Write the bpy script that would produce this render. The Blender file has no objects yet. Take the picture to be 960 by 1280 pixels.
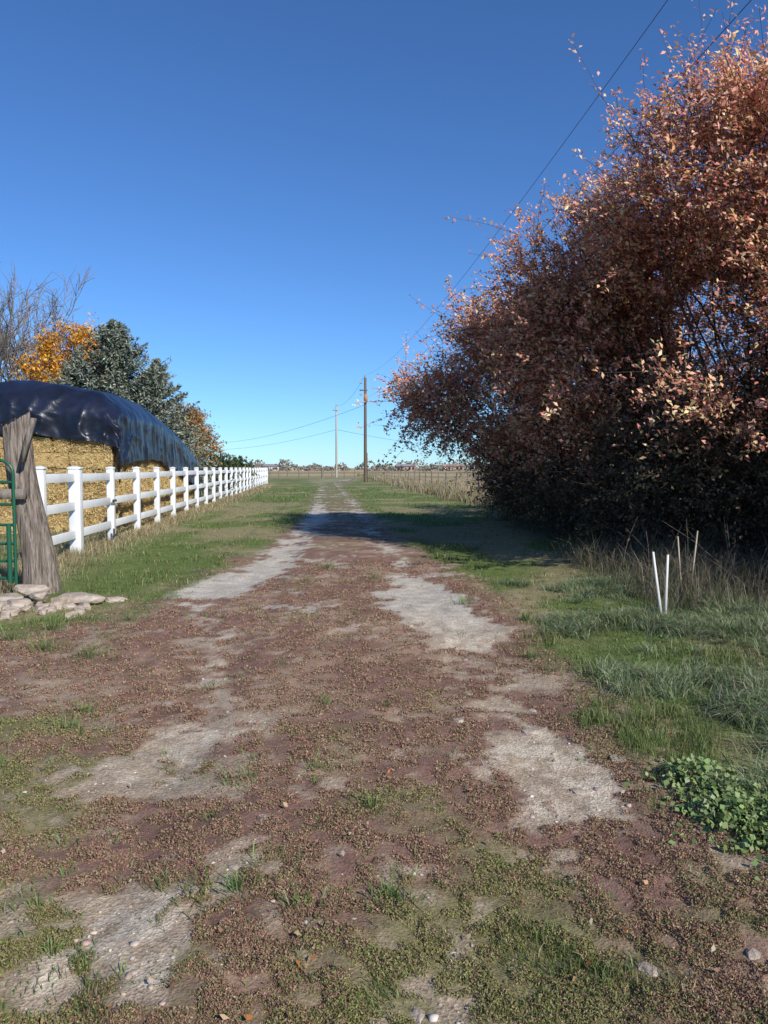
import bpy, math, numpy as np
from mathutils import Vector
rng=np.random.default_rng(7)
S=bpy.context.scene
D=bpy.data
# ------------------------------------------------------------ noise
_T=np.random.default_rng(3).random((256,256))
def vn(x,y,s=0):
    x=np.asarray(x,float)+s*17.31; y=np.asarray(y,float)+s*9.77
    xi=np.floor(x).astype(int); yi=np.floor(y).astype(int)
    fx=x-xi; fy=y-yi; fx=fx*fx*(3-2*fx); fy=fy*fy*(3-2*fy)
    a=_T[xi&255,yi&255]; b=_T[(xi+1)&255,yi&255]; c=_T[xi&255,(yi+1)&255]; d=_T[(xi+1)&255,(yi+1)&255]
    return (a*(1-fx)+b*fx)*(1-fy)+(c*(1-fx)+d*fx)*fy
def fbm(x,y,s=0,o=4):
    r=0;a=.5;t=0
    for i in range(o):
        r=r+a*vn(x*2**i*1.03,y*2**i*.97,s+i*3); t+=a; a*=.5
    return r/t
def n3(p,f,s=0):
    return (vn(p[:,0]*f+p[:,2]*f*.7,p[:,1]*f-p[:,2]*f*.6,s)+vn(p[:,2]*f*1.1+5,p[:,0]*f*.8-p[:,1]*f*.5,s+5))/2
def sst(a,b,x):
    t=np.clip((x-a)/(b-a),0,1); return t*t*(3-2*t)
# ------------------------------------------------------------ mesh helpers
def mk(name,V,F,mat,col=None,smooth=False,extra=None):
    V=np.asarray(V,np.float32).reshape(-1,3); F=np.asarray(F,np.int32)
    me=D.meshes.new(name); k=F.shape[1]; n=len(F)
    me.vertices.add(len(V)); me.vertices.foreach_set('co',V.ravel())
    me.loops.add(n*k); me.loops.foreach_set('vertex_index',F.ravel())
    me.polygons.add(n); me.polygons.foreach_set('loop_start',np.arange(n,dtype=np.int32)*k)
    if smooth: me.polygons.foreach_set('use_smooth',np.ones(n,bool))
    me.update(calc_edges=True)
    if col is not None:
        c=np.ones((len(V),4),np.float32); c[:,:3]=np.clip(col,0,1)
        if extra is not None: c[:,3]=extra
        a=me.color_attributes.new('Col','FLOAT_COLOR','POINT'); a.data.foreach_set('color',c.ravel())
    me.materials.append(mat)
    o=D.objects.new(name,me); S.collection.objects.link(o); return o
def group(name,kids,loc=(0,0,0)):
    e=D.objects.new(name,None); S.collection.objects.link(e)
    for k in kids: k.parent=e
    return e
def unit(v): return v/(np.linalg.norm(v,axis=-1,keepdims=True)+1e-9)
def rdir(n): return unit(rng.normal(size=(n,3)))
def tubes(P,R,sd=5):
    P=np.asarray(P,float); R=np.asarray(R,float); N,K,_=P.shape
    T=np.gradient(P,axis=1); T=unit(T)
    ref=np.where(np.abs(T[...,2:3])>.9,np.array([1.,0,0]),np.array([0,0,1.]))
    A=unit(np.cross(T,ref)); B=np.cross(T,A)
    th=np.arange(sd)/sd*2*np.pi
    V=P[:,:,None,:]+R[:,:,None,None]*(A[:,:,None,:]*np.cos(th)[:,None]+B[:,:,None,:]*np.sin(th)[:,None])
    i=np.arange(N)[:,None,None]; k=np.arange(K-1)[None,:,None]; s=np.arange(sd)[None,None,:]
    b=i*K*sd+k*sd; s2=(s+1)%sd
    F=np.stack([b+s,b+s2,b+sd+s2,b+sd+s],-1).reshape(-1,4)
    return V.reshape(-1,3),F
def join(L):
    Vs=[];Fs=[];o=0
    for V,F in L:
        V=np.asarray(V).reshape(-1,3); Vs.append(V); Fs.append(np.asarray(F)+o); o+=len(V)
    return np.concatenate(Vs),np.concatenate(Fs)
def box(c,s,ax=(1,0)):
    c=np.array(c,float); a=np.array([ax[0],ax[1],0.]);a/=np.linalg.norm(a); b=np.array([-a[1],a[0],0]); z=np.array([0,0,1.])
    V=[c+a*s[0]/2*i+b*s[1]/2*j+z*s[2]/2*k for k in(-1,1) for j in(-1,1) for i in(-1,1)]
    F=[[0,2,3,1],[4,5,7,6],[0,1,5,4],[2,6,7,3],[0,4,6,2],[1,3,7,5]]
    return np.array(V),np.array(F)
def leaves(C,L,W,col,fold=.25,up=None,face=None):
    n=len(C); a=rdir(n)
    if up is not None: a=unit(a+up)
    if face is not None:
        nr=unit(rdir(n)+face); a=unit(np.cross(nr,rdir(n))); b=np.cross(nr,a)
    else: b=unit(np.cross(a,rdir(n)))
    c=np.cross(a,b)
    L=np.broadcast_to(L,(n,))[:,None]; W=np.broadcast_to(W,(n,))[:,None]
    V=np.stack([C-a*L/2, C+b*W/2+c*W*fold, C+a*L/2, C-b*W/2+c*W*fold],1).reshape(-1,3)
    F=np.arange(n*4).reshape(n,4)
    return V,F,np.repeat(col,4,axis=0)
def blades(B,H,W,lean,col):
    n=len(B); th=rng.uniform(0,2*np.pi,n)
    s=np.stack([np.cos(th),np.sin(th),0*th],1)*W[:,None]/2
    z=np.array([0,0,1.])
    l=np.concatenate([lean,np.zeros((n,1))],1)
    mid=B+z*(H*.55)[:,None]+l*(H*.3)[:,None]
    tip=B+z*(H*np.clip(1-.35*np.linalg.norm(lean,axis=1),.3,1))[:,None]+l*H[:,None]
    V=np.stack([B-s,B+s,mid+s*.75,mid-s*.75,tip],1).reshape(-1,3)
    i=np.arange(n)[:,None,None]*5
    F=(i+np.array([[0,1,2],[0,2,3],[3,2,4]])[None]).reshape(-1,3)
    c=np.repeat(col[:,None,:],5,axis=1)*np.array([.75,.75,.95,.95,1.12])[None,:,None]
    return V,F,c.reshape(-1,3)
def pal(n,cols,w=None,j=.18):
    cols=np.array(cols); w=None if w is None else np.array(w)/sum(w)
    c=cols[rng.choice(len(cols),n,p=w)]
    return np.clip(c*(1+rng.normal(0,j,(n,1)))*(1+rng.normal(0,.06,(n,3))),.005,.9)
# ------------------------------------------------------------ materials
def mat(name,base=(.5,.5,.5),rough=.8,spec=.3,metal=0):
    m=D.materials.new(name); m.use_nodes=True; nt=m.node_tree; b=nt.nodes['Principled BSDF']
    b.inputs['Base Color'].default_value=(*base,1); b.inputs['Roughness'].default_value=rough
    b.inputs['Specular IOR Level'].default_value=spec; b.inputs['Metallic'].default_value=metal
    return m,nt,b
def N(nt,t,**k):
    n=nt.nodes.new(t)
    for a,v in k.items(): setattr(n,a,v)
    return n
def noise_mat(name,c1,c2,scale=(5,5,5),ns=1,rough=.8,bump=.3,bd=.01,spec=.3,det=6,c0=.35,c1p=.65):
    m,nt,b=mat(name,c1,rough,spec)
    tc=N(nt,'ShaderNodeTexCoord'); mp=N(nt,'ShaderNodeMapping'); mp.inputs['Scale'].default_value=scale
    no=N(nt,'ShaderNodeTexNoise'); no.inputs['Scale'].default_value=ns; no.inputs['Detail'].default_value=det; no.inputs['Roughness'].default_value=.65
    r=N(nt,'ShaderNodeValToRGB'); r.color_ramp.elements[0].position=c0; r.color_ramp.elements[1].position=c1p
    r.color_ramp.elements[0].color=(*c1,1); r.color_ramp.elements[1].color=(*c2,1)
    bp=N(nt,'ShaderNodeBump'); bp.inputs['Strength'].default_value=bump; bp.inputs['Distance'].default_value=bd
    l=nt.links.new
    l(tc.outputs['Object'],mp.inputs[0]); l(mp.outputs[0],no.inputs['Vector']); l(no.outputs['Fac'],r.inputs[0]); l(r.outputs[0],b.inputs['Base Color'])
    l(no.outputs['Fac'],bp.inputs['Height']); l(bp.outputs[0],b.inputs['Normal'])
    return m
def leafmat(name,trans=.3,rough=.6,spec=.25):
    m,nt,b=mat(name,rough=rough,spec=spec); l=nt.links.new
    at=N(nt,'ShaderNodeAttribute',attribute_name='Col'); l(at.outputs['Color'],b.inputs['Base Color'])
    if trans>0:
        tr=N(nt,'ShaderNodeBsdfTranslucent'); mx=N(nt,'ShaderNodeMixShader'); mx.inputs[0].default_value=trans
        l(at.outputs['Color'],tr.inputs['Color']); l(b.outputs[0],mx.inputs[1]); l(tr.outputs[0],mx.inputs[2])
        l(mx.outputs[0],nt.nodes['Material Output'].inputs['Surface'])
    return m
M_leaf=leafmat('foliage',.28,.5,.4); M_grass=leafmat('grass_blades',.3,.5,.35); M_dull=leafmat('dull_foliage',0,.9,.1)
M_bark=noise_mat('bark',(.035,.028,.024),(.10,.08,.068),(6,6,1.5),4,.9,.6,.02)
M_greybark=noise_mat('grey_bark',(.16,.135,.12),(.30,.265,.24),(6,6,1.5),4,.9,.6,.02)
M_brush=noise_mat('brush_twigs',(.07,.055,.045),(.20,.165,.13),(6,6,1.5),4,.9,.6,.02)
# ------------------------------------------------------------ ground
def xl(y): return np.interp(y,[0,2.5,4,5.2,7.5,9.7,11.6,16,23,40,80,120],[-.95,-.92,-1.2,-1.15,-1.7,-2.25,-1.95,-1.85,-2.1,-3.4,-6.6,-9.6])
def xr(y): return np.interp(y,[0,2.2,3.5,4.8,7.3,9.4,14,23,40,80,120],[.2,.3,.92,.9,.76,.55,.1,-.55,-1.9,-5.2,-8.3])
def fence_x(y): return -4.385-.0946*y
def gz(x,y):
    k=1/(1+np.maximum(y-10,0)*.05)
    z=(fbm(x*.45,y*.45,1,3)-.5)*.10*k+(fbm(x*4,y*4,2,3)-.5)*.03*k
    gl=np.exp(-((x-xl(y))/.4)**2)+np.exp(-((x-xr(y))/.4)**2)
    return z-.03*gl*k+.10*sst(1.7,3.2,x)*sst(30,12,y)
def masks(x,y):
    n1=fbm(x*.9,y*.9,11); n2=fbm(x*3.1,y*3.1,12); n3_=fbm(x*11,y*11,13)
    nn=(n1*.42+n2*.33+n3_*.25)-.5
    Lb=np.interp(y,[0,7,8,9.7,14,23,60],[-3.6,-3.6,-3.0,-2.75,-2.3,-2.5,-5.3])+nn*2.4
    Rb=np.interp(y,[0,3,8,10.4,14,23,60],[1.5,1.6,1.6,1.35,.8,-.2,-3.3])+nn*2.4
    road=sst(-.35,.35,x-Lb)*sst(-.35,.35,Rb-x)
    wl=np.interp(y,[0,5,8,9.7,16,30,60],[.42,.45,.4,.60,.55,.45,.4]); wr=np.interp(y,[0,4,6,7.5,9.4,12,20,60],[.35,.42,.38,.58,.5,.3,.3,.28])
    sl=np.interp(y,[0,2,3.2,4,5,7,9,10,14,24,30,60],[.56,.56,.50,.44,.58,.34,.48,.88,.70,.74,.52,.40])
    sr=np.interp(y,[0,2.2,2.8,3.5,5,6.2,7,9,10.5,13,30],[.46,.46,.36,.56,.50,.36,.92,.78,.50,.42,.38])
    g=np.maximum(np.exp(-((x-xl(y))/wl)**2)*sl, np.exp(-((x-xr(y))/wr)**2)*sr)
    g=np.maximum(g,.9*np.exp(-((x+7)/3.)**2-((y-100)/18)**2))
    bare=sst(.38,.56,g+nn*2.3)
    fleck=road*sst(.57,.68,fbm(x*2.0,y*2.8,31)*.55+n3_*.45)*.8
    bare=np.maximum(bare*sst(-.2,.3,road),fleck)
    ng=fbm(x*1.3,y*1.3,21); ng2=fbm(x*.35,y*.35,22)
    lb=.10*sst(-.6,-1.6,x)*sst(3.4,2.4,y)
    green=sst(.45,.68,ng*.65+n2*.35+lb+np.interp(y,[0,2,3.5,5,8,14,24,40],[.12,.09,.02,-.09,-.12,-.06,0,.2])-.04)
    return road,bare,green,nn,ng2,n2,n3_
def stretched(a,b,s0,g):
    r=[a]
    while r[-1]<b: r.append(r[-1]+max(s0,abs(r[-1])*g))
    return np.array(r)
ys=np.concatenate([-stretched(1,200,.5,.2)[::-1],np.arange(-.8,1.6,.15),stretched(1.6,4500,.03,.011)])
xp=np.concatenate([np.arange(0,5.2,.035),stretched(5.2,4500,.05,.035)])
xs=np.concatenate([-xp[1:][::-1],xp])
X,Y=np.meshgrid(xs,ys); x=X.ravel(); y=Y.ravel()
road,bare,green,nn,ng2,n2,nf=masks(x,y)
def mix(a,b,t): return a*(1-t[:,None])+b*t[:,None]
C=lambda *c: np.array(c,float)[None,:]
one=np.ones_like(x)[:,None]
def dryness(x,y): return sst(.44,.62,fbm(x*.9,y*.55,41)*.75+fbm(x*.35,y*.35,22)*.25)
grassc=mix(C(.135,.175,.05)*one,C(.33,.26,.15)*one,dryness(x,y)*.7)
matc=mix(C(.23,.135,.10)*one,C(.34,.23,.16)*one,sst(.4,.7,n2))
matc=mix(matc,C(.20,.19,.085)*one,green*.8)
midgreen=sst(16,40,y)*.5
matc=mix(matc,C(.18,.18,.08)*one,midgreen)
barec=mix(C(.60,.50,.375)*one,C(.41,.315,.22)*one,sst(.38,.62,nf))
barec=mix(barec,C(.52,.475,.40)*one,sst(6.5,9,y)*.75)
col=mix(grassc,matc,road); 
hedge_shade=sst(2.6,4.2,x)*sst(30,24,y)*sst(7,10,y)  # mask for shade beneath the hedge, painted into the ground colour
col=mix(col,C(.075,.065,.035)*one,hedge_shade*.8)
dry=np.exp(-((x-fence_x(y))/.7)**2)*sst(8,11,y)*sst(90,70,y)
col=mix(col,C(.36,.30,.17)*one,dry*.7)
wfx=7.2-.0747*y
fld=sst(-.6,.8,x-wfx)*sst(26,32,y)
fieldc=mix(C(.44,.33,.19)*one,C(.36,.25,.15)*one,sst(.4,.6,fbm(x*.03,y*.008,51)))
col=mix(col,fieldc,fld)
far=sst(112,125,y+ (fbm(x*.05,y*.05,5)-.5)*6)
farc=mix(C(.44,.33,.19)*one,C(.14,.17,.07)*one,sst(.5,.55,fbm(x*.004,y*.012,61))*.5)
col=mix(col,farc,far)
lf=sst(.5,2,fence_x(y)-x)*sst(6,10,y)*(1-far)
col=mix(col,C(.24,.21,.12)*one,lf*.7)
bb=bare*(1-fld)*(1-far)
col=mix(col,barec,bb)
z=gz(x,y)*sst(60,30,y)
z=z+(fbm(x*14,y*14,9,2)-.5)*.018*(1-bb)*sst(14,7,y)+(fbm(x*22,y*22,19,2)-.5)*.007*bb*sst(14,7,y)
nx=len(xs); ny=len(ys)
i=np.arange(ny-1)[:,None]*nx+np.arange(nx-1)[None,:]
F=np.stack([i,i+1,i+nx+1,i+nx],-1).reshape(-1,4)
M_g,nt,b=mat('ground',rough=.95,spec=.1); l=nt.links.new
at=N(nt,'ShaderNodeAttribute',attribute_name='Col'); geo=N(nt,'ShaderNodeNewGeometry')
no=N(nt,'ShaderNodeTexNoise'); no.inputs['Scale'].default_value=42; no.inputs['Detail'].default_value=5; no.inputs['Roughness'].default_value=.8
no2=N(nt,'ShaderNodeTexNoise'); no2.inputs['Scale'].default_value=5; no2.inputs['Detail'].default_value=5
vo=N(nt,'ShaderNodeTexVoronoi'); vo.inputs['Scale'].default_value=90
for n in(no,no2,vo): l(geo.outputs['Position'],n.inputs['Vector'])
def math_(op,a,b_,cl=False):
    n=N(nt,'ShaderNodeMath',operation=op,use_clamp=cl)
    for k,v in enumerate((a,b_)):
        if isinstance(v,(int,float)): n.inputs[k].default_value=v
        else: l(v,n.inputs[k])
    return n.outputs[0]
f1=math_('ADD',math_('MULTIPLY',no.outputs['Fac'],2.1),-.05)
f2=math_('ADD',math_('MULTIPLY',no2.outputs['Fac'],.9),.55)
f=math_('MULTIPLY',f1,f2)
sep=N(nt,'ShaderNodeSeparateColor'); l(vo.outputs['Color'],sep.inputs[0])
pe=math_('ADD',math_('MULTIPLY',sep.outputs[0],.45),.77)
mxf=N(nt,'ShaderNodeMix',data_type='FLOAT'); l(at.outputs['Alpha'],mxf.inputs[0]); mxf.inputs[2].default_value=1; l(pe,mxf.inputs[3])
f=math_('MULTIPLY',f,mxf.outputs[0])
vm=N(nt,'ShaderNodeVectorMath',operation='SCALE'); l(at.outputs['Color'],vm.inputs[0]); l(f,vm.inputs['Scale']); l(vm.outputs[0],b.inputs['Base Color'])
bp=N(nt,'ShaderNodeBump'); bp.inputs['Strength'].default_value=.8; bp.inputs['Distance'].default_value=.012
l(math_('ADD',no.outputs['Fac'],math_('MULTIPLY',vo.outputs['Distance'],.4)),bp.inputs['Height']); l(bp.outputs[0],b.inputs['Normal'])
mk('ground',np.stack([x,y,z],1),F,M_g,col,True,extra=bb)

# ------------------------------------------------------------ low mat plants
def samp(n,y0,y1,p,spread=.56):
    u=rng.random(n); yy=(y0**(1-p)+u*(y1**(1-p)-y0**(1-p)))**(1/(1-p))
    xx=rng.uniform(-1,1,n)*(yy*spread+.5); return xx,yy
xx,yy=samp(1250000,1.7,13,1.9)
rd,ba,gr,nn_,g2,a2,a3=masks(xx,yy)
cl=fbm(xx*13,yy*13,71,2)
keep=(rng.random(len(xx))<rd*(1-ba)**2*sst(.28,.60,cl))
xx,yy,gr,cl=xx[keep],yy[keep],gr[keep],cl[keep]; n=len(xx)
zz=gz(xx,yy)+(fbm(xx*14,yy*14,9,2)-.5)*.018+rng.random(n)*.018*sst(.35,.65,cl)+.001
pur=pal(n,[(.29,.15,.115),(.35,.21,.155),(.22,.12,.09),(.38,.27,.185),(.25,.20,.11)],[5,3,3,2.5,3],.12)
gre=pal(n,[(.20,.215,.075),(.26,.24,.10),(.15,.165,.055),(.30,.23,.14)],[4,3,3,2],.12)
isg=rng.random(n)<(.13+.70*gr); cc=np.where(isg[:,None],gre,pur)
sz=(.0032+.0012*yy)*rng.uniform(.6,1.4,n)
V,F,c=leaves(np.stack([xx,yy,zz],1),sz*1.5,sz*.7,cc,.2,up=np.array([0,0,.3]))
mk('ground_cover_weeds',V,F,M_dull,c)
# ------------------------------------------------------------ grass
Vs=[];Fs=[];Cs=[];off=0
def addbl(xx,yy,H,W,ln,cc):
    global off
    B=np.stack([xx,yy,gz(xx,yy)*sst(60,30,yy)-.005],1)
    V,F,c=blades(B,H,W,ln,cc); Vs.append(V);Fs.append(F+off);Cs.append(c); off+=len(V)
GR=[(.14,.20,.05),(.18,.23,.065),(.22,.25,.085),(.09,.15,.045),(.36,.31,.16)]
xx,yy=samp(340000,2.,60,1.7)
rd,ba,gr,nn_,g2,a2,a3=masks(xx,yy)
hide=(xx>7.2-.0747*yy)&(yy>28)
dn=dryness(xx,yy)
p=(1-rd)*(1-ba)*(.25+.9*sst(.35,.6,fbm(xx*1.8,yy*1.8,81)))*(1-.4*dn)+rd*(1-ba)*gr*sst(.5,.62,fbm(xx*2.6,yy*2.6,82))*.3+rd*(1-ba)*sst(16,40,yy)*.25
p=p*np.where((xx>3)&(yy>9)&(yy<28),.35,1)
k=(rng.random(len(xx))<p)&~hide&(xx>fence_x(yy)-3)
xx,yy,rd,dn=xx[k],yy[k],rd[k],dn[k]; n=len(xx)
cl=fbm(xx*2.2,yy*2.2,83)
H=(.025+.08*sst(.35,.75,cl))*rng.uniform(.5,1.4,n)*np.where(rd>.5,.6,1)*(1+sst(20,60,yy))*(1-.4*dn)
W=np.maximum(.0035,.0009*yy)*rng.uniform(.7,1.4,n)
dryf=dn*.5+.5*np.exp(-((xx-fence_x(yy))/.8)**2)
cc=pal(n,GR,[5,5,4,3,1.0]); dc=pal(n,[(.44,.37,.21),(.35,.28,.16),(.28,.25,.12)],[3,3,2])
cc=np.where((rng.random(n)<dryf)[:,None],dc,cc)
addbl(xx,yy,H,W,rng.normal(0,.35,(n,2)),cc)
nt_=3600; tx=rng.uniform(1.6,7.5,nt_); ty=rng.uniform(2.2,10.5,nt_)
mx_=fbm(tx*1.5,ty*1.5,91)
k=(tx<ty*.56+.6)&(rng.random(nt_)<sst(1.5,2.6,tx+(mx_-.5)*2.4)*sst(.41,.55,mx_))
tx,ty,mx_=tx[k],ty[k],mx_[k]; m=64; nb=len(tx)*m
r=rng.exponential(.07,nb); th=rng.uniform(0,2*np.pi,nb)
bx=np.repeat(tx,m)+r*np.cos(th); by=np.repeat(ty,m)+r*np.sin(th)
hs=np.repeat(rng.uniform(.04,.09,len(tx))+.10*sst(.45,.65,mx_),m)*rng.uniform(.4,1.2,nb)
ln=np.stack([np.cos(th),np.sin(th)],1)*rng.uniform(.2,1.2,nb)[:,None]+np.repeat(rng.normal(0,.7,(len(tx),2)),m,axis=0)
tc_=np.repeat(rng.uniform(.75,1.25,len(tx)),m)[:,None]
cc=pal(nb,[(.21,.28,.12),(.28,.34,.18),(.14,.20,.07),(.33,.34,.21),(.44,.39,.26)],[5,4,3,2.3,1.6])*tc_
addbl(bx,by,hs,np.full(nb,.0065)*rng.uniform(.7,1.3,nb),ln,cc)
T=[(-1.95,4.55,.12,40),(-2.5,6.3,.16,80),(-3.0,6.6,.18,90),(-2.2,3.4,.12,130),(-2.35,3.2,.12,130),(-2.0,3.15,.1,90),(-2.1,3.9,.1,90),(-2.0,4.9,.1,80),(-3.3,7.4,.2,90),(-3.5,7.0,.2,90),(-2.7,7.9,.12,70),(-.05,3.42,.10,45),(-.35,3.9,.1,30),(.03,2.7,.07,120),(-.3,2.62,.07,90),(-.55,2.75,.07,90),(1.25,6.4,.12,90),(1.3,5.9,.12,70),(.95,8.8,.14,60),(1.5,7.9,.15,100),(-.4,5.1,.13,18),(-.7,3.8,.1,18),(-2.9,4.2,.12,60),(1.45,5.0,.1,60),(1.6,4.3,.12,70),(-.15,11,.15,60),(-.9,12,.15,80),(-1.1,10.5,.12,60),(-1.4,2.3,.05,120),(-1.2,2.15,.05,120),(-1.45,2.6,.05,120),(-1.1,2.4,.05,60),(-1.7,2.9,.06,80)]
for _ in range(60):
    a=rng.uniform(2,9); T.append((rng.uniform(-1,1)*min(a*.5,3),a,rng.uniform(.03,.08),int(rng.integers(8,26))))
for (a,b_,h,m) in T:
    r=rng.exponential(.05 if m<60 else .09,m); th=rng.uniform(0,2*np.pi,m)
    addbl(a+r*np.cos(th),b_+r*np.sin(th),h*rng.uniform(.5,1.2,m),np.full(m,.005),np.stack([np.cos(th),np.sin(th)],1)*rng.uniform(.1,1.,m)[:,None],pal(m,[(.15,.25,.06),(.20,.29,.09),(.27,.29,.13)],[4,3,1]))
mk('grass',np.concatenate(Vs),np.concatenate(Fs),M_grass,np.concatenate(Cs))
Vs=[];Fs=[];Cs=[];off=0
n=30000; yy=30*(160/30)**rng.random(n); xx=7.2-.0747*yy+rng.normal(0,.5,n)+rng.random(n)*1.2*sst(.45,.6,fbm(yy*.3,yy*0,3))
DRY=[(.50,.41,.25),(.42,.34,.20),(.31,.25,.14),(.24,.24,.10)]
addbl(xx,yy,rng.uniform(.2,.75,n)*(.5+fbm(yy*.4,xx,7)),.0008*yy,rng.normal(0,.25,(n,2)),pal(n,DRY,[4,3,2,1]))
n=9000; yy=31+rng.random(n)*60; xx=7.2-.0747*yy+rng.random(n)*14
addbl(xx,yy,rng.uniform(.1,.35,n),.0010*yy,rng.normal(0,.25,(n,2)),pal(n,DRY,[4,3,2,0]))
n=26000; yy=9.5+60*rng.random(n)**1.8; xx=fence_x(yy)+rng.normal(0,.35,n)-.1
addbl(xx,yy,rng.uniform(.06,.3,n)*(.4+fbm(yy*.8,xx,8)),np.maximum(.005,.0007*yy),rng.normal(0,.4,(n,2)),pal(n,DRY,[4,3,2,2]))
n=8000; xx=2.9+3.6*rng.random(n); yy=7.6+rng.random(n)*4.8; k=(xx<yy*.6+.3); xx,yy=xx[k],yy[k]; n=len(xx)
addbl(xx,yy,rng.uniform(.15,.75,n)*(.3+fbm(xx*1.5,yy*1.5,8)),np.full(n,.006),rng.normal(0,.5,(n,2)),pal(n,[(.14,.12,.08),(.24,.19,.13),(.08,.10,.04),(.36,.30,.22)],[4,3,3,1.5]))
mk('dry_grass',np.concatenate(Vs),np.concatenate(Fs),M_grass,np.concatenate(Cs))
n=4200
cx=np.array([1.70,1.95,1.86,2.1,1.62,1.78,1.72,1.6]); cy=np.array([3.5,3.42,3.15,3.6,3.75,3.3,3.1,3.35]); i=rng.integers(0,8,n)
xx=cx[i]+rng.normal(0,.12,n); yy=cy[i]+rng.normal(0,.12,n)
zz=gz(xx,yy)+.015+rng.random(n)*.12*np.exp(-(((xx-cx[i])**2+(yy-cy[i])**2)/.03))
V,F,c=leaves(np.stack([xx,yy,zz],1),rng.uniform(.018,.042,n),rng.uniform(.016,.034,n),pal(n,[(.24,.33,.11),(.31,.38,.16),(.17,.24,.07)],[3,2,2]),.12,face=np.array([.2,-.3,1.]))
mk('broadleaf_weed',V,F,M_leaf,c)
# ------------------------------------------------------------ stones
ph=(1+5**.5)/2
IV=unit(np.array([[-1,ph,0],[1,ph,0],[-1,-ph,0],[1,-ph,0],[0,-1,ph],[0,1,ph],[0,-1,-ph],[0,1,-ph],[ph,0,-1],[ph,0,1],[-ph,0,-1],[-ph,0,1]],float))
IF=np.array([[0,11,5],[0,5,1],[0,1,7],[0,7,10],[0,10,11],[1,5,9],[5,11,4],[11,10,2],[10,7,6],[7,1,8],[3,9,4],[3,4,2],[3,2,6],[3,6,8],[3,8,9],[4,9,5],[2,4,11],[6,2,10],[8,6,7],[9,8,1]])
n=4200; xx,yy=samp(n*3,1.8,26,1.4); rd,ba,*_=masks(xx,yy); k=rng.random(len(xx))<(ba*.7+.04*rd); xx,yy=xx[k],yy[k]; n=len(xx)
sz=rng.exponential(.0030,n)+.0015; sz=np.minimum(sz,.022)
V=IV[None]*(1+rng.normal(0,.22,(n,12,1)))*(sz[:,None]*rng.uniform(.6,1.4,(n,3))*np.array([1,1,.55]))[:,None,:]+np.stack([xx,yy,gz(xx,yy)+.001],1)[:,None,:]
F=(np.arange(n)[:,None,None]*12+IF[None]).reshape(-1,3)
c=np.repeat(pal(n,[(.50,.42,.33),(.42,.35,.28),(.38,.29,.21),(.56,.49,.41)],[3,3,2,1]),12,axis=0)
mk('gravel_stones',V.reshape(-1,3),F,M_dull,c)
def rock(name,loc,sx,sy,sz_,rot,seed,m):
    import bmesh
    r=np.random.default_rng(seed)
    bm=bmesh.new(); bmesh.ops.create_icosphere(bm,subdivisions=4,radius=1)
    Q=np.array([v.co[:] for v in bm.verts])
    for j in range(16):
        nrm=r.normal(size=3); nrm/=np.linalg.norm(nrm); dd=r.uniform(.5,.85); s_=Q@nrm; Q=Q-np.maximum(s_-dd,0)[:,None]*nrm
    nrm=np.array([.08,.05,1.]);nrm/=np.linalg.norm(nrm); s_=Q@nrm; Q=Q-np.maximum(s_-.55,0)[:,None]*nrm
    Q=Q*(1+.10*(n3(Q+seed,4,seed%40)-.5)[:,None]+.06*(n3(Q,13,seed%40)-.5)[:,None])
    Q*=np.array([sx,sy,sz_])*1.3; cr,sr_=math.cos(rot),math.sin(rot)
    Q=np.stack([Q[:,0]*cr-Q[:,1]*sr_,Q[:,0]*sr_+Q[:,1]*cr,Q[:,2]],1)
    for v,q in zip(bm.verts,Q): v.co=q
    me=D.meshes.new(name); bm.to_mesh(me); bm.free(); me.materials.append(m)
    o=D.objects.new(name,me); S.collection.objects.link(o); o.location=(loc[0],loc[1],float(gz(np.array(loc[0]),np.array(loc[1])))+loc[2]); return o
M_rock=noise_mat('limestone',(.28,.215,.16),(.56,.47,.38),(3,3,8),2,.9,1.,.04)
for q in [(-3.70,9.0,.05,.30,.16,.08,.1),(-4.5,8.9,.06,.24,.2,.10,-.3),(-4.15,8.45,.05,.16,.14,.09,.5),(-4.3,9.15,.15,.18,.15,.07,.2),(-4.6,8.2,.05,.18,.16,.10,0),(-4.9,8.5,.12,.22,.18,.10,.6),(-3.75,8.35,.02,.10,.08,.06,.6),(-4.05,8.75,.12,.13,.10,.06,1.2),(-3.3,9.15,.02,.13,.1,.05,.3)]:
    rock('flat_rock',q[:3],*q[3:7],int(abs(q[0]*100)),M_rock)
for i in range(60):
    rock('small_rock',(-4.25+rng.normal(0,.42),8.15+rng.normal(0,.3),.03),*(rng.uniform(.04,.10)*rng.uniform(.6,1.2,3)),rng.uniform(0,3),i+50,M_rock)
for q in [(.86,2.33,.0,.04,.028,.018),(.48,4.75,.0,.05,.04,.02),(1.22,2.4,0,.028,.022,.015),(.27,7.6,0,.05,.04,.025),(-.55,3.3,0,.025,.03,.015),(1.0,3.75,0,.045,.03,.02),(.1,2.14,0,.022,.03,.012),(-1.5,5.1,0,.05,.04,.02),(.75,2.9,0,.025,.02,.015),(.9,4.6,0,.07,.05,.02),(-.72,2.75,0,.03,.02,.015),(-.6,2.9,0,.02,.02,.012),(1.3,4.1,0,.05,.04,.015),(-1.0,4.0,0,.03,.02,.015),(.6,5.3,0,.03,.03,.015),(1.0,5.0,0,.03,.02,.015)]:
    rock('small_rock',q[:3],*q[3:6],q[0]*3,int(q[1]*37)%200,M_rock)
n=130; xx,yy=samp(n,1.9,9,1.5,.5); zz=gz(xx,yy)+.025
V,F,c=leaves(np.stack([xx,yy,zz],1),rng.uniform(.015,.035,n),rng.uniform(.012,.022,n),pal(n,[(.60,.22,.06),(.50,.32,.16),(.38,.2,.11),(.6,.48,.33)],[2.5,3,2,3]),.2,face=np.array([.1,-.2,.8]))
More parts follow.
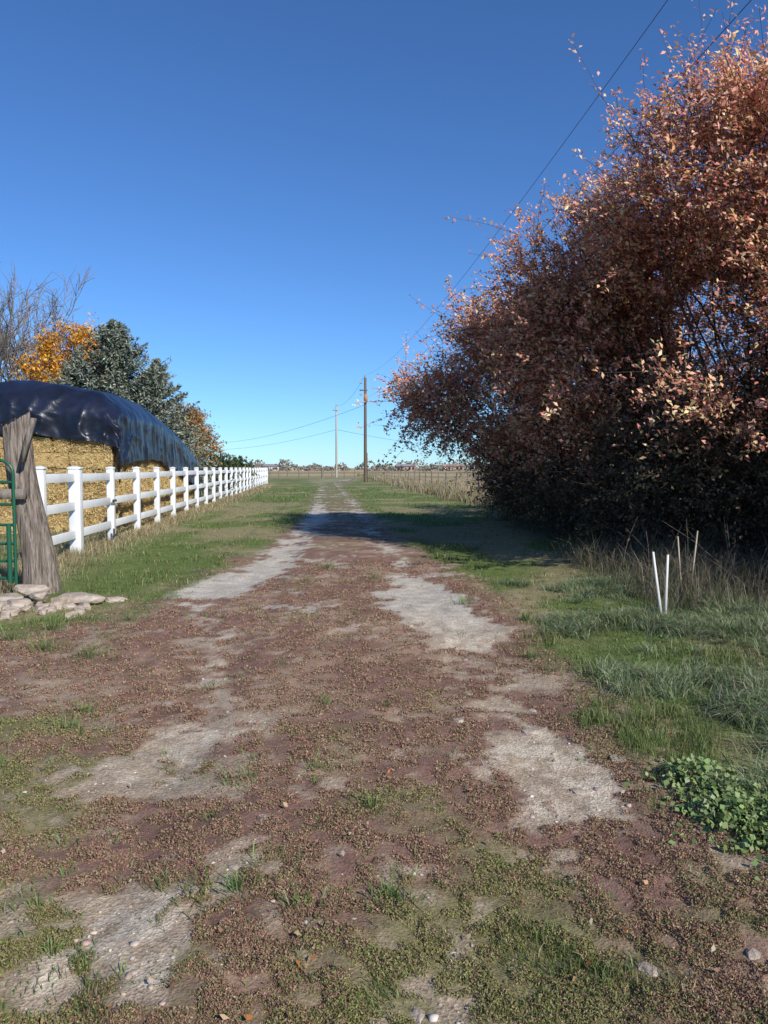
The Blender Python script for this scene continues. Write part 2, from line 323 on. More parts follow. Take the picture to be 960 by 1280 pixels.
mk('fallen_leaves',V,F,M_leaf,c)
# ------------------------------------------------------------ trees
def crown(blobs,ntw,lpt,ls,palette,w,tl=(.4,1.),gap=.38,upb=.5,rmin=.35,ratio=.5,noisef=.9,shade=None,spread=.05,face=None,outer=0.):
    bl=np.array(blobs,float); wt=(bl[:,3]*bl[:,4]*bl[:,5])**(2/3); wt/=wt.sum()
    b=rng.choice(len(bl),ntw,p=wt); d=rdir(ntw); rf=(rmin+(1-rmin)*rng.random(ntw)**.6)
    P=bl[b,:3]+d*bl[b,3:]*rf[:,None]
    k=(n3(P,noisef,4)>gap)&(P[:,2]>.12); P,d,b,rf=P[k],d[k],b[k],rf[k]; n=len(P)
    dr=unit(d*.7+np.array([0,0,upb])+rng.normal(0,.45,(n,3))); L=rng.uniform(*tl,n)
    t=np.linspace(0,1,4)[None,:,None]; bend=rng.normal(0,.25,(n,3)); bend[:,2]-=.15
    TW=P[:,None,:]+dr[:,None,:]*L[:,None,None]*t+bend[:,None,:]*L[:,None,None]*t**2
    R=np.broadcast_to(np.linspace(.007,.0025,4),(n,4))
    m=lpt; u=rng.random((n,m))**.8*1.03
    C=P[:,None,:]+dr[:,None,:]*L[:,None,None]*u[...,None]+bend[:,None,:]*L[:,None,None]*u[...,None]**2+rng.normal(0,spread,(n,m,3))
    C=C.reshape(-1,3)
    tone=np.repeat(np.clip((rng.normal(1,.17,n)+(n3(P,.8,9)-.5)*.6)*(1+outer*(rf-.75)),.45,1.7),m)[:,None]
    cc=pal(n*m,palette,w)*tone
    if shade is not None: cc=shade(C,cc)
    sz=ls*rng.uniform(.6,1.35,n*m)
    k=C[:,2]>.03
    V,F,c=leaves(C[k],sz[k],sz[k]*ratio,cc[k],face=face)
    return V,F,c,TW,R,P
def branches(bases,P,nb,r0,sag=.35):
    B=np.array(bases,float); T=P[rng.choice(len(P),nb,replace=False)]
    bi=np.argmin(np.linalg.norm(B[None,:,:2]-T[:,None,:2]+rng.normal(0,.5,(nb,len(B),2)),axis=2),axis=1); A=B[bi]
    t=np.linspace(0,1,8)[None,:,None]
    mid=A*.6+T*.4; mid[:,2]=A[:,2]+(T[:,2]-A[:,2])*.6; mid+=rng.normal(0,.3,mid.shape)
    Q=(1-t)**2*A[:,None]+2*t*(1-t)*mid[:,None]+t**2*T[:,None]+rng.normal(0,.05,(nb,8,3))*np.sin(t*np.pi)
    R=(r0*rng.uniform(.5,1,nb))[:,None]*np.linspace(1,.12,8)[None,:]
    return Q,R
PL=[(.82,.38,.26),(.85,.48,.27),(.72,.28,.19),(.74,.48,.23),(.40,.29,.14),(.54,.20,.14)]
FC=np.array([.35,-.55,.75])*1.3
def lowshade(C_,c):  # darkens low leaves, painting in the shade below the overhanging crown
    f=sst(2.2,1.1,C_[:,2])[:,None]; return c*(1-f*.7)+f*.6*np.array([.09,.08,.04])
def tree(name,blobs,bases,ntw,lpt,ls,nb,r0,palette=PL,w=(4,3,2.5,2,1.0,1.5),bark=M_bark,extra=0,**k):
    V,F,c,TW,R,P=crown(blobs,ntw,lpt,ls,palette,w,**k)
    o1=mk('leaves',V,F,M_leaf,c)
    o2=mk('twigs',*tubes(TW,R,3),bark)
    Q,RR=branches(bases,P,nb,r0)
    o3=mk('branches',*tubes(Q,RR,6),bark,smooth=True)
    return group(name,[o1,o2,o3])
tree('autumn_plum_tree',[(6.4,12,4.6,2.6,2.3,3.0),(5.0,12.2,5.7,1.4,1.5,1.7),(6.4,11.4,6.0,1.8,1.7,2.0),(8.8,12.5,4.5,2.6,2.6,3.4),(5.2,9.7,2.8,1.4,1.0,.8),(6.0,11.2,3.5,2.2,1.6,1.6)],
     [(6.2,12.3,-.05),(6.5,12.6,-.05),(6.9,11.9,-.05)],6100,30,.085,50,.045,shade=lowshade,rmin=.5,tl=(.4,1.3),gap=.40,face=FC,outer=.7)
tree('autumn_plum_tree',[(4.9,14.5,4.1,2.1,2.1,2.7),(4.0,14.8,3.4,1.7,1.6,1.7),(3.6,14.6,5.3,1.1,1.2,1.1),(6.5,16,4,2.2,2.2,2.6)],
     [(5.2,14.9,-.05),(5.5,15.3,-.05)],3900,30,.09,50,.05,shade=lowshade,rmin=.5,tl=(.4,1.3),gap=.41,face=FC,outer=.7)
tree('autumn_plum_tree',[(4.3,18,3.5,2.4,2.2,2.1),(2.7,20.0,3.3,1.9,1.5,1.1),(1.5,20.5,3.4,1.1,.9,.55),(3.2,19.3,4.1,1.6,1.4,1.1),(2.9,17.3,4.7,1.1,1.2,.8)],
     [(4.6,18.6,-.05),(4.9,19,-.05)],3400,30,.095,50,.05,shade=lowshade,rmin=.5,tl=(.4,1.35),gap=.41,face=FC,outer=.7)
tree('autumn_plum_tree',[(7.0,7.6,2.4,1.5,1.3,1.6),(8.4,8.0,2.6,1.6,1.5,2.0)],[(7.1,7.7,-.05),(8.2,8,-.05)],1300,26,.085,40,.045,rmin=.4,gap=.36,face=FC)
SH=[(.07,.07,.035),(.12,.10,.05),(.18,.10,.065),(.06,.055,.035),(.26,.15,.09)]
tree('hedge_shrub',[(5.9,12.3,1.5,2.3,2.0,1.6),(6.8,10.9,1.3,1.6,1.4,1.3),(5.0,14.4,1.4,1.7,2.0,1.4)],[(5.7,12.6,0),(5.2,14.3,0),(6.4,11.5,0),(5.5,13.5,0)],2600,26,.07,140,.03,SH,(3,3,2,3,2),gap=.33,rmin=.4)
tree('hedge_shrub',[(5.1,17.5,1.4,1.8,2.4,1.5),(4.9,22,1.5,1.7,2.6,1.6),(4.7,27,1.4,1.5,3.,1.4)],[(5.,17.5,0),(4.9,22,0),(4.8,26,0),(5.2,19.5,0)],2600,26,.085,120,.03,SH+[(.18,.12,.04)],(3,3,2,3,2,2),gap=.32,rmin=.4)
tree('hedge_shrub',[(9.5,16,2,2.5,2.5,2.2),(8,20,2,2.5,3,2.2),(7.4,25,1.6,2.2,3,1.6)],[(9,16,0),(8,20,0),(7.5,25,0)],1200,22,.11,40,.04,SH,(3,3,2,3,2),gap=.34,rmin=.3)
n=190; B=np.stack([rng.uniform(3.3,6.4,n),rng.uniform(8.4,11.5,n),np.zeros(n)],1); B=B[B[:,0]<B[:,1]*.58+.4]; n=len(B)
dr=unit(np.stack([rng.normal(-.1,.6,n),rng.normal(0,.4,n),np.ones(n)],1)); L=rng.uniform(.3,1.1,n)
t=np.linspace(0,1,5)[None,:,None]; Q=B[:,None]+dr[:,None]*L[:,None,None]*t+rng.normal(0,.3,(n,1,3))*t**2*L[:,None,None]*np.array([1,1,.3])
mk('dry_brush',*tubes(Q,np.broadcast_to(np.linspace(.006,.002,5),(n,5)),3),M_brush)
def spruce(name,x0,y0,H,Rm,n_b,seed):
    r=np.random.default_rng(seed)
    z=H*(r.random(n_b))**1.25*.97+.15; az=r.uniform(0,2*np.pi,n_b)
    lob=1+.2*np.sin(az*3+seed)+.22*r.normal(size=n_b)
    Rr=np.clip(Rm*(1-z/H)**.88*lob,.12,None)
    d=np.stack([np.cos(az),np.sin(az),np.zeros(n_b)],1)
    t=np.linspace(0,1,6)[None,:,None]
    base=np.stack([np.full(n_b,x0),np.full(n_b,y0),z],1)
    up=(.10+.5*z/H)[:,None,None]
    Q=base[:,None]+d[:,None]*Rr[:,None,None]*t+np.array([0,0,1.])*(up*t-.38*t*(1-t)*1.2)*Rr[:,None,None]
    m=46; u=r.random((n_b,m))**.6
    q=base[:,None]+d[:,None]*(Rr[:,None]*u)[...,None]+np.array([0,0,1.])*((up[:,:,0]*u-.45*u*(1-u))*Rr[:,None])[...,None]
    side=np.stack([-d[:,1],d[:,0],0*z],1)
    q=q+side[:,None]*(r.normal(0,.22,(n_b,m))*(1.15-u)*Rr[:,None]*.6)[...,None]+r.normal(0,.05,(n_b,m,3)); q[...,2]-=np.abs(r.normal(0,.08,(n_b,m)))
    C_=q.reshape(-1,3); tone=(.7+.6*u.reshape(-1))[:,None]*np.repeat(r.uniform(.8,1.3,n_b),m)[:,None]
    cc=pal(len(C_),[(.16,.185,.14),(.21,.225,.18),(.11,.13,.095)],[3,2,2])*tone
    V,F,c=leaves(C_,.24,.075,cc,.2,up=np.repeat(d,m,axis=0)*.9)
    o1=mk('needles',V,F,M_dull,c)
    o2=mk('limbs',*tubes(Q,np.broadcast_to(np.linspace(.03,.008,6),(n_b,6)),3),M_bark)
    o3=mk('trunk',*tubes(np.array([[[x0,y0,-.1],[x0,y0,H*.5],[x0,y0,H]]]),np.array([[.2,.12,.02]]),8),M_bark)
    group(name,[o1,o2,o3])
spruce('spruce_tree',-13.5,38,9.0,4.4,760,2)
spruce('spruce_tree',-12.0,40,7.3,2.9,420,5)
spruce('spruce_tree',-15.7,39,7.6,3.2,460,9)
YL=[(.74,.37,.045),(.66,.28,.03),(.76,.46,.09),(.50,.24,.04)]
tree('yellow_autumn_tree',[(-18.9,46,8.5,1.3,1.5,1.6),(-20.1,46,7.4,1.4,1.6,1.5),(-17.6,46,7.7,1.1,1.3,1.3),(-19.2,46,5,2.2,2.2,2.4)],[(-19.2,46.3,0)],1400,24,.18,50,.12,YL,(3,3,2,2),tl=(.5,1.2),gap=.45,spread=.16,noisef=.9)
tree('orange_autumn_tree',[(-12.0,46,3.5,1.1,1.3,1.7),(-11.3,46.5,2.6,.9,1,1.4)],[(-11.9,46,0)],520,26,.16,26,.08,[(.52,.26,.10),(.46,.30,.11),(.34,.2,.09),(.16,.16,.07)],(3,3,2,2),tl=(.4,.8),spread=.1,noisef=.7)
tree('green_shrub',[(-12.6,51,1.2,1.3,1.2,1.5),(-11.2,52,1.2,1.4,1.2,1.35),(-10.6,54,1.0,1.2,1.2,1.4)],[(-12.4,51,0),(-10.8,53,0)],800,26,.14,20,.04,[(.10,.14,.05),(.14,.17,.06),(.07,.10,.035)],(3,2,2),tl=(.2,.5),rmin=.3,gap=.3)
def baretree(name,x0,y0,H,seed):
    r=np.random.default_rng(seed); segs=[]
    def grow(p,d,L,R,lv):
        n=5; pts=[p]; q=p.copy(); dd=d.copy()
        for i in range(n-1):
            dd=dd+r.normal(0,.10,3)+np.array([0,0,.05]); dd/=np.linalg.norm(dd); q=q+dd*L/(n-1); pts.append(q.copy())
        segs.append((np.array(pts),np.linspace(R,R*.6,n)))
        if lv==0: return
        for i in range(3 if lv>1 else 6):
            nd=dd+r.normal(0,.45,3); nd[2]+=.10; nd/=np.linalg.norm(nd)
            grow(pts[-1-(i%3)],nd,L*r.uniform(.62,.85),max(R*.56,.02),lv-1)
    for k in range(3):
        a=np.array([r.normal(0,.2),r.normal(0,.2),1.]); grow(np.array([x0+k*.3,y0,0.]),a/np.linalg.norm(a),H*.33,.22,5)
    o=mk('trunk_and_branches',*tubes(np.array([s[0] for s in segs]),np.array([s[1] for s in segs]),4),M_greybark)
    group(name,[o])
baretree('bare_tree',-25.2,50,14.8,4)
baretree('bare_tree',-25.8,52,14.8,8)
# ------------------------------------------------------------ distant tree line, houses
n=22000; az=rng.uniform(-.62,.66,n); dd=rng.choice([420,520,700],n); cl=fbm(az*60+dd,dd*.01,5); hh=(1.5+7*sst(.38,.85,cl))*dd/560
xx=dd*az; yy=dd*np.ones(n)+rng.normal(0,8,n); zz=rng.random(n)*hh
k=(rng.random(n)<sst(.30,.5,cl)); C_=np.stack([xx,yy,zz],1)[k]
V,F,c=leaves(C_,dd[k]*.0036,dd[k]*.003,pal(len(C_),[(.24,.22,.19),(.28,.25,.20),(.19,.205,.16),(.34,.28,.18),(.28,.20,.16)],[4,3,3,1,1]))
mk('distant_tree_line',V,F,M_dull,c)
M_white=noise_mat('white_vinyl',(.74,.74,.74),(.84,.84,.83),(1,1,1),3,.45,.05,.002,.4)
M_wallw=noise_mat('painted_siding',(.6,.59,.56),(.7,.69,.66),(1,1,1),1,.8,.05)
M_brick=noise_mat('red_brick',(.36,.24,.20),(.42,.29,.24),(2,2,2),2,.9,.1)
M_roof=noise_mat('roof_shingle',(.24,.21,.21),(.32,.28,.27),(1,1,1),2,.9,.1)
M_glass,_,_=mat('window_glass',(.03,.04,.05),.1,.6)
def house(name,x0,y0,w,d,h,rh,wm,rm):
    o=[]
    o.append(mk('walls',*box((x0,y0,h/2),(w,d,h)),wm))
    V=np.array([[x0-w/2-.4,y0-d/2-.5,h+.01],[x0+w/2+.4,y0-d/2-.5,h+.01],[x0+w/2+.4,y0+d/2+.5,h+.01],[x0-w/2-.4,y0+d/2+.5,h+.01],[x0-w/2-.4,y0,h+rh],[x0+w/2+.4,y0,h+rh]])
    me=D.meshes.new('roof'); me.from_pydata(V.tolist(),[],[(0,1,5,4),(2,3,4,5),(1,2,5),(3,0,4),(0,3,2,1)]); me.materials.append(rm)
    r=D.objects.new('roof',me); S.collection.objects.link(r); o.append(r)
    L=[box((x0+w*(k/5-.5)+w*.1,y0-d/2-.02,h*.55),(1.2,.08,1.3)) for k in range(5) if k!=2]
    o.append(mk('windows',*join(L),M_glass)); o.append(mk('door',*box((x0,y0-d/2-.02,1.05),(1,.08,2.1)),M_roof))
    group(name,o)
for q in [(-62,415,8,6,2.6,1.2,M_wallw,M_roof),(12,415,10,7,2.5,1.3,M_brick,M_roof),(38,416,11,7,2.5,1.3,M_brick,M_brick),(50,414,7,6,2.5,1.3,M_wallw,M_roof)]:
    house('farm_house',*q)
# ------------------------------------------------------------ white fence
py=[12.1,13.9]+list(13.9+2.42*np.arange(1,25)); L=[];tx=np.array([-.0946,1.]);tx/=np.linalg.norm(tx)
for i,yv in enumerate(py):
    w=.20 if i==1 else .145; xv=float(fence_x(yv)); g=float(gz(np.array(xv),np.array(yv)))
    L.append(box((xv,yv,.79+g/2),(w,w,1.58-g),tx))
    a,b_=box((xv,yv,1.595),(w+.03,w+.03,.03),tx); L.append((a,b_))
    c_=np.array([xv,yv,0]); V,F_=box((xv,yv,1.624),(w+.02,w+.02,.028),tx); V[4:,:2]=c_[:2]+(V[4:,:2]-c_[:2])*.12; L.append((V,F_))
    if i<len(py)-1:
        y2=py[i+1]; x2=float(fence_x(y2)); Lh=math.hypot(x2-xv,y2-yv)-w*.98
        for h in (1.42,.90,.38):
            L.append(box(((xv+x2)/2,(yv+y2)/2,h+rng.normal(0,.006)),(Lh,.045,.155),tx))
fo=mk('white_rail_fence',*join(L),M_white)
bv=fo.modifiers.new('b','BEVEL'); bv.width=.006; bv.segments=2
M_dark=noise_mat('dark_metal',(.03,.03,.03),(.07,.07,.07),(5,5,5),2,.5,.1)
hx=float(fence_x(16.32)); mk('gate_latch',*join([box((hx+.12,16.2,.15+j),(.06,.10,.05)) for j in(0,.75)]+[tubes(np.array([[[hx+.13,16.1,.0],[hx+.13,16.1,.3]]]),np.array([[.02,.02]]),8)]),M_dark)
# ------------------------------------------------------------ wire fence
pts=[]
yv=31.
M_oldwood=noise_mat('weathered_wood',(.10,.085,.07),(.30,.26,.22),(10,10,1.2),3,.9,.9,.02)
while yv<150:
    xv=7.2-.0747*yv; h=1.35+rng.normal(0,.07); lx=rng.normal(0,.04)
    r_=.055 if rng.random()<.6 else .035
    pts.append((np.array([[xv,yv,-.1],[xv+lx*.5,yv,h*.5],[xv+lx,yv,h]]),np.array([r_,r_*.95,r_*.85]))); yv+=3.6+rng.normal(0,.3)
for k in range(14):
    xv=-22+1.6*k+rng.normal(0,.3); pts.append((np.array([[xv,112,-.1],[xv,112,.7],[xv,112,1.35]]),np.full(3,.07 if k!=8 else .16)))
o1=mk('posts',*tubes(np.array([p[0] for p in pts]),np.array([p[1] for p in pts]),6),M_oldwood)
W=[]
for h in (.35,.7,1.0,1.25):
    t=np.linspace(31,150,40); W.append(np.stack([7.2-.0747*t,t,np.full(40,h)+rng.normal(0,.01,40)],1))
o2=mk('wires',*tubes(np.array(W),np.full((4,40),.006),4),M_dark)
group('wire_fence',[o1,o2])
# ------------------------------------------------------------ utility poles
M_pole=noise_mat('pole_wood',(.10,.07,.05),(.19,.14,.10),(8,8,.6),3,.9,.5,.02)
M_polel=noise_mat('pale_pole_wood',(.34,.30,.25),(.46,.42,.36),(8,8,.6),3,.9,.5,.02)
M_org,_,_=mat('orange_box',(.40,.22,.12),.6)
M_ins,_,_=mat('insulator',(.35,.33,.30),.3)
def pole(name,x0,y0,H,r,m,big):
    k=[mk('shaft',*tubes(np.array([[[x0,y0,-.2],[x0,y0,H*.5],[x0,y0,H],[x0,y0,H+.02]]]),np.array([[r,r*.85,r*.7,0.01]]),12),m,smooth=True)]
    L=[tubes(np.array([[[x0,y0,H],[x0,y0,H+.2],[x0,y0,H+.4]]]),np.array([[.05,.09,.04]]),8)]
    if big:
        L+=[tubes(np.array([[[x0-.25,y0-.1,H-.6-j],[x0-.45,y0-.1,H-.6-j],[x0-.62,y0-.1,H-.5-j]]]),np.array([[.03,.08,.08]]),8) for j in(0,1.3)]
        k.append(mk('equipment_box',*box((x0+.05,y0-r-.12,H-2.3),(.42,.25,.9)),M_org))
        k.append(mk('bracket',*box((x0-.2,y0-.1,H-1.4),(.9,.1,.12)),M_pole))
        k.append(mk('ground_wire_guard',*box((x0+r+.01,y0,1.6),(.06,.06,3.4)),M_dark))
    else:
        k.append(mk('cross_arm',*box((x0,y0-r,H-.7),(1.3,.1,.12)),m))
    k.append(mk('insulators',*join(L),M_ins)); group(name,k)
pole('utility_pole',-2.1,85,11.7,.2,M_pole,True)
pole('utility_pole',-8.2,130,12.2,.19,M_polel,False)
pole('utility_pole',8.3,-24,11.7,.2,M_pole,True)
def wire(a,b,sag,r):
    a=np.array(a,float);b=np.array(b,float); t=np.linspace(0,1,90)[:,None]; P=a+(b-a)*t; P[:,2]-=(4*sag*t*(1-t))[:,0]
    return P,np.full(90,r)
Wp=[wire((-2.1,85,12.0),(8.3,-24,12.0),2.85,.007),wire((-2.1,84.8,9.4),(8.3,-24,9.5),1.75,.007),wire((-2.1,85,8.7),(-70,230,14),4.5,.018),
    wire((-8.2,130,8.2),(90,330,16),5,.024),wire((-8.2,130,8.2),(-80,240,12),4,.02),wire((-2.1,85,12),(-8.2,130,12.3),1,.016)]
mk('power_lines',*tubes(np.array([w[0] for w in Wp]),np.array([w[1] for w in Wp]),5),M_dark)
# ------------------------------------------------------------ hay stack + tarp
O=np.array([-6.95,19.3]); av=np.array([-.0946,1.]);av/=np.linalg.norm(av); bv_=np.array([-av[1],av[0]])
if bv_[0]>0: bv_=-bv_
Lh,Wd=13.6,7.0
def topz(s,t): return np.interp(s,[-2,0,2.5,5,8,11,13.6,16],[3.40,3.45,3.58,3.55,3.25,2.8,2.35,2.2])+.28*np.exp(-((t-2.4)/1.4)**2)
def W2(s,t,z): return np.stack([O[0]+av[0]*s+bv_[0]*t,O[1]+av[1]*s+bv_[1]*t,z],-1)
def gridbox(s0,s1,t0,t1,z0,z1,n=7):
    g=np.linspace(0,1,n); A,B=np.meshgrid(g,g); A=A.ravel();B=B.ravel(); o=np.zeros_like(A); out=[]
    i=np.arange(n-1)[:,None]*n+np.arange(n-1)[None,:]; F=np.stack([i,i+1,i+n+1,i+n],-1).reshape(-1,4)
    for P in [(A,B,o),(A,B,o+1),(A,o,B),(A,o+1,B),(o,A,B),(o+1,A,B)]:
        P=np.stack(P,1)
        Q=P-.5; e=(np.abs(Q)*2)**6; f=(1/np.maximum(1,e.sum(1))**(1/14))[:,None]; P=Q*f+.5
        out.append((np.stack([s0+(s1-s0)*P[:,0],t0+(t1-t0)*P[:,1],z0+(z1-z0)*P[:,2]],1),F))
    return join(out)
L=[]; nz=8; bh=.40
for kz in range(nz):
    z0=kz*bh
    s=-.0 if kz%2==0 else -.5
    while s<Lh-.4:
        s1=s+.98; ss=max(s,0)
        if z0+bh<topz(np.array(s+1.),np.array(.0))-.95:
            j=rng.normal(0,.03); L.append(gridbox(ss+.01,s1-.01,.0+j,.5+j,z0+.01,z0+bh-.005))
        s+=1.0
    t=.5 if kz%2 else .1
    if z0+bh<2.5:
      while t<Wd-.9:
        j=rng.normal(0,.03); L.append(gridbox(j,.5+j,t+.01,t+.99,z0+.01,z0+bh-.005)); t+=1.
L.append(gridbox(.3,6.,.35,Wd-.3,1.8,2.85,5))
L.append(gridbox(.3,Lh-.9,.3,Wd-.3,.05,2.0,5))
V,F=join(L)
d_=np.stack([n3(V,6,1)-.5,n3(V,6,2)-.5,n3(V,6,3)-.5],1)*.09+np.stack([n3(V,18,1)-.5,n3(V,18,2)-.5,n3(V,18,3)-.5],1)*.05
V=V+d_; P=W2(V[:,0],V[:,1],V[:,2])
M_hay=noise_mat('hay',(.42,.285,.11),(.72,.53,.25),(3,3,14),5,.9,1.,.04,.1)
h1=mk('bales',P,F,M_hay)
n=42000; front=rng.random(n)<.55
s=np.where(front,rng.normal(-.05,.03,n),rng.random(n)*Lh); t=np.where(front,rng.random(n)*5.5,rng.normal(-.04,.03,n)); z=rng.random(n)*2.35
k=z<topz(s,t)-1.05; C_=W2(s,t,z)[k]
V,F,c=leaves(C_,rng.uniform(.06,.2,len(C_)),.012,pal(len(C_),[(.72,.55,.27),(.60,.43,.19),(.46,.32,.13),(.80,.65,.37)],[4,3,2,1]),.1)
h2=mk('loose_straw',V,F,M_dull,c)
n=9000; s=rng.uniform(-1.6,Lh,n); t=rng.uniform(-.9,5,n); k=(s<0)|(t<.0); C_=W2(s,t,rng.random(n)*.08+.02)[k]
V,F,c=leaves(C_,.15,.014,pal(len(C_),[(.62,.47,.24),(.46,.34,.16)]),.1,up=None); h3=mk('straw_on_ground',V,F,M_dull,c)
r=.75
gp=np.arange(-1.25,Lh+1.0,.05); gq=np.arange(-1.75,Wd+1.3,.05); PP,QQ=np.meshgrid(gp,gq); p=PP.ravel(); q=QQ.ravel()
def roll(e):
    th=np.clip((e+r)/r,0,np.pi/2); h=np.where(e<-r,e,-r+r*np.sin(th)); zd=np.where(e<-r,0,r*(1-np.cos(th))+np.maximum(e+r-r*np.pi/2,0)); return h,zd
def axis(u,Lm):
    h1_,z1=roll(-u); h2_,z2=roll(u-Lm)
    pos=np.where(u<Lm/2,-h1_,Lm+h2_); return pos,np.where(u<Lm/2,z1,z2)
ps,zp=axis(p,Lh); qs,zq=axis(q,Wd)
edge=.30*fbm(p*.7,q*.7,33)
zt=topz(ps,qs)-np.sqrt(zp**2+zq**2)*.98
fold=(fbm(p*2.3+q*.2,q*.5,41)-.5)*.22*sst(.3,1.4,zq)+(fbm(q*2.3,p*.5,42)-.5)*.26*sst(.3,1.4,zp)
ridge=lambda a:1-np.abs(a-.5)*2
amp=.35+.65*sst(2.2,.2,p)
wr=((ridge(fbm(p*.9+q*.9,q*1.3-p*.4,43,2))**6-.4)*.05+(ridge(fbm(p*3.2-q*.7,q*2.2+p,45,2))**6-.4)*.026)*amp
ps2=ps+np.where(p<Lh/2,-1,1)*sst(.1,.8,zp)*(.19+fold*.9+wr*1.5); qs2=qs+np.where(q<Wd/2,-1,1)*sst(.1,.8,zq)*(.19+fold*.9+wr*1.5)
zt=zt+wr+.08+edge*sst(.6,1.6,np.maximum(zp,zq))
nq=len(gp); i=np.arange(len(gq)-1)[:,None]*nq+np.arange(nq-1)[None,:]; F=np.stack([i,i+1,i+nq+1,i+nq],-1).reshape(-1,4)
M_tarp=noise_mat('tarp_plastic',(.008,.010,.018),(.016,.021,.045),(1,1,1),1.5,.34,.5,.05,.4)
tp=mk('tarp',W2(ps2,qs2,zt+.03),F,M_tarp,smooth=True)
group('hay_stack',[h1,h2,h3]); tp.name='tarp_cover'
# ------------------------------------------------------------ old wooden gate post
K=40;sd=28; zz=np.linspace(-.1,2.22,K); th=np.arange(sd)/sd*2*np.pi
V=[];
for k_,z_ in enumerate(zz):
    cx_=-4.47-.13*z_+.02*math.sin(z_*3); cy_=9.75
    R=.175-.018*z_+.03*np.exp(-z_*2)
    rr=R*(1+.16*np.sin(th*2+.6)+.12*(vn(th*3,np.full(sd,z_*1.2),3)-.5)*2+.10*(vn(np.abs(th-np.pi)*9,np.full(sd,z_*.6),6)-.5)*2)
    zt_=z_+(.10*np.sin(th+1)+.05*(vn(th*4,th*0,9)-.5) if k_==K-1 else 0)
    V.append(np.stack([cx_+rr*np.cos(th),cy_+rr*np.sin(th),np.full(sd,z_) if k_<K-1 else zt_],1))
V.append(np.tile([[-4.47-.13*2.2,9.75,2.17]],(sd,1)))
V=np.array(V); i=np.arange(K)[:,None]*sd; s_=np.arange(sd)[None,:]; F=np.stack([i+s_,i+(s_+1)%sd,i+sd+(s_+1)%sd,i+sd+s_],-1).reshape(-1,4)
M_post=noise_mat('old_post_wood',(.08,.06,.05),(.37,.31,.26),(16,16,1.0),2.5,.95,1.,.04,.1,8)
mk('wooden_gate_post',V.reshape(-1,3),F,M_post)
V,F=box((0,0,0),(.05,.09,.55)); V[:,0]+=V[:,2]*.28; V+=np.array([-4.48,9.5,1.95]); o1=mk('leaning_board',V,F,M_oldwood)
o2=mk('cross_board',*box((-5.05,9.55,1.27),(1.0,.08,.13)),M_oldwood)
group('broken_gate_boards',[o1,o2])
M_green,_,_=mat('green_paint',(.015,.10,.055),.35,.5)
def tb(pts,r=.021): 
    P=np.array(pts,float)
    tt=np.linspace(0,len(P)-1,30); Q=np.stack([np.interp(tt,np.arange(len(P)),P[:,i]) for i in range(3)],1); return tubes(Q[None],np.full((1,30),r),8)
gx0,gx1,gy=-4.68,-7.4,9.5
arc=[(gx0-.18+.18*math.cos(a),gy,1.52+.18*math.sin(a)) for a in np.linspace(0,np.pi/2,8)]
L=[tb([(gx0,gy,.1),(gx0,gy,1.52)]),tb(arc),tb([(gx0-.18,gy,1.70),(gx1,gy+.1,1.70)]),tb([(gx1,gy+.1,.1),(gx1,gy+.1,1.7)]),tb([(gx0-.22,gy,.2),(gx0-.22,gy,1.66)],.016),tb([(-6,gy,.2),(-6,gy,1.7)],.016)]
for h in(.2,.42,.64,.88,1.14,1.42): L.append(tb([(gx0,gy,h),(gx1,gy+.1,h)],.019))
L.append(tb([(gx0-.05,gy-.05,.15),(gx0-.05,gy-.05,.9)],.03))
mk('green_tube_gate',*join(L),M_green,smooth=True)
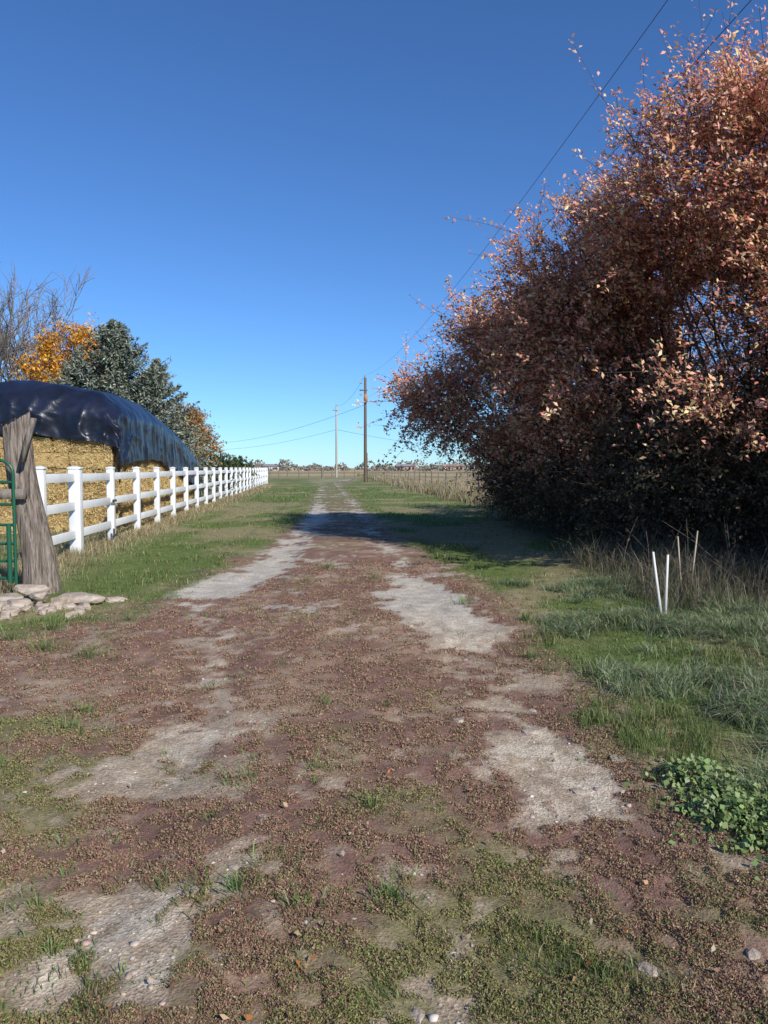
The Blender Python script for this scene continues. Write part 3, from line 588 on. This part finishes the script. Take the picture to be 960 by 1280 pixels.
# ------------------------------------------------------------ stakes
M_stake=noise_mat('white_stake',(.55,.52,.47),(.75,.73,.68),(10,10,2),2,.7,.2)
M_tan=noise_mat('wood_stake',(.32,.25,.17),(.50,.42,.32),(10,10,2),2,.8,.2)
def stake(x0,y0,x1,y1,h,w,m,name):
    V,F=box((0,0,h/2),(w,.018,h)); t=V[:,2:3]/h; V[:,0]*=(1-.35*t[:,0]); V[:,:2]+=np.array([x0,y0])+(np.array([x1-x0,y1-y0]))*t; V[:,2]+=float(gz(np.array(x0),np.array(y0)))-.05*(1-t[:,0])
    mk(name,V,F,m)
stake(2.84,7.6,2.75,7.65,.68,.028,M_stake,'marker_stake'); stake(2.875,7.62,2.89,7.62,.65,.028,M_stake,'marker_stake')
stake(3.50,8.75,3.43,8.75,.72,.018,M_tan,'wooden_stake'); stake(3.56,8.7,3.66,8.75,.78,.018,M_tan,'wooden_stake')
# ------------------------------------------------------------ light, sky, camera
el=math.radians(34); hd=unit(np.array([.60,-.80])); sv=Vector((hd[0]*math.cos(el),hd[1]*math.cos(el),math.sin(el)))
sl=D.lights.new('sun','SUN'); sl.energy=5.0; sl.angle=math.radians(.5); sl.color=(1,.96,.88)
so=D.objects.new('sun',sl); S.collection.objects.link(so); so.rotation_euler=(-sv).to_track_quat('-Z','Y').to_euler()
w=D.worlds.new('World'); S.world=w; w.use_nodes=True; nt=w.node_tree; bg=nt.nodes['Background']
sk=nt.nodes.new('ShaderNodeTexSky'); sk.sky_type='NISHITA'; sk.sun_disc=False; sk.sun_elevation=el; sk.sun_rotation=math.atan2(sv.x,sv.y)
sk.air_density=1.0; sk.dust_density=.1; sk.ozone_density=3.3; sk.altitude=900
tm=nt.nodes.new('ShaderNodeMix'); tm.data_type='RGBA'; tm.blend_type='MULTIPLY'; tm.inputs[0].default_value=1; tm.inputs[7].default_value=(.57,.88,1.25,1)
nt.links.new(sk.outputs[0],tm.inputs[6]); nt.links.new(tm.outputs[2],bg.inputs[0]); bg.inputs[1].default_value=.115
cd=D.cameras.new('camera'); co=D.objects.new('camera',cd); S.collection.objects.link(co); S.camera=co
co.location=(0,0,1.6); co.rotation_euler=(math.radians(90-3.35),0,0); cd.sensor_fit='VERTICAL'; cd.sensor_height=36; cd.lens=36*940/1280; cd.clip_end=12000; cd.clip_start=.05
S.view_settings.view_transform='Standard'; S.view_settings.look='None'; S.view_settings.exposure=0
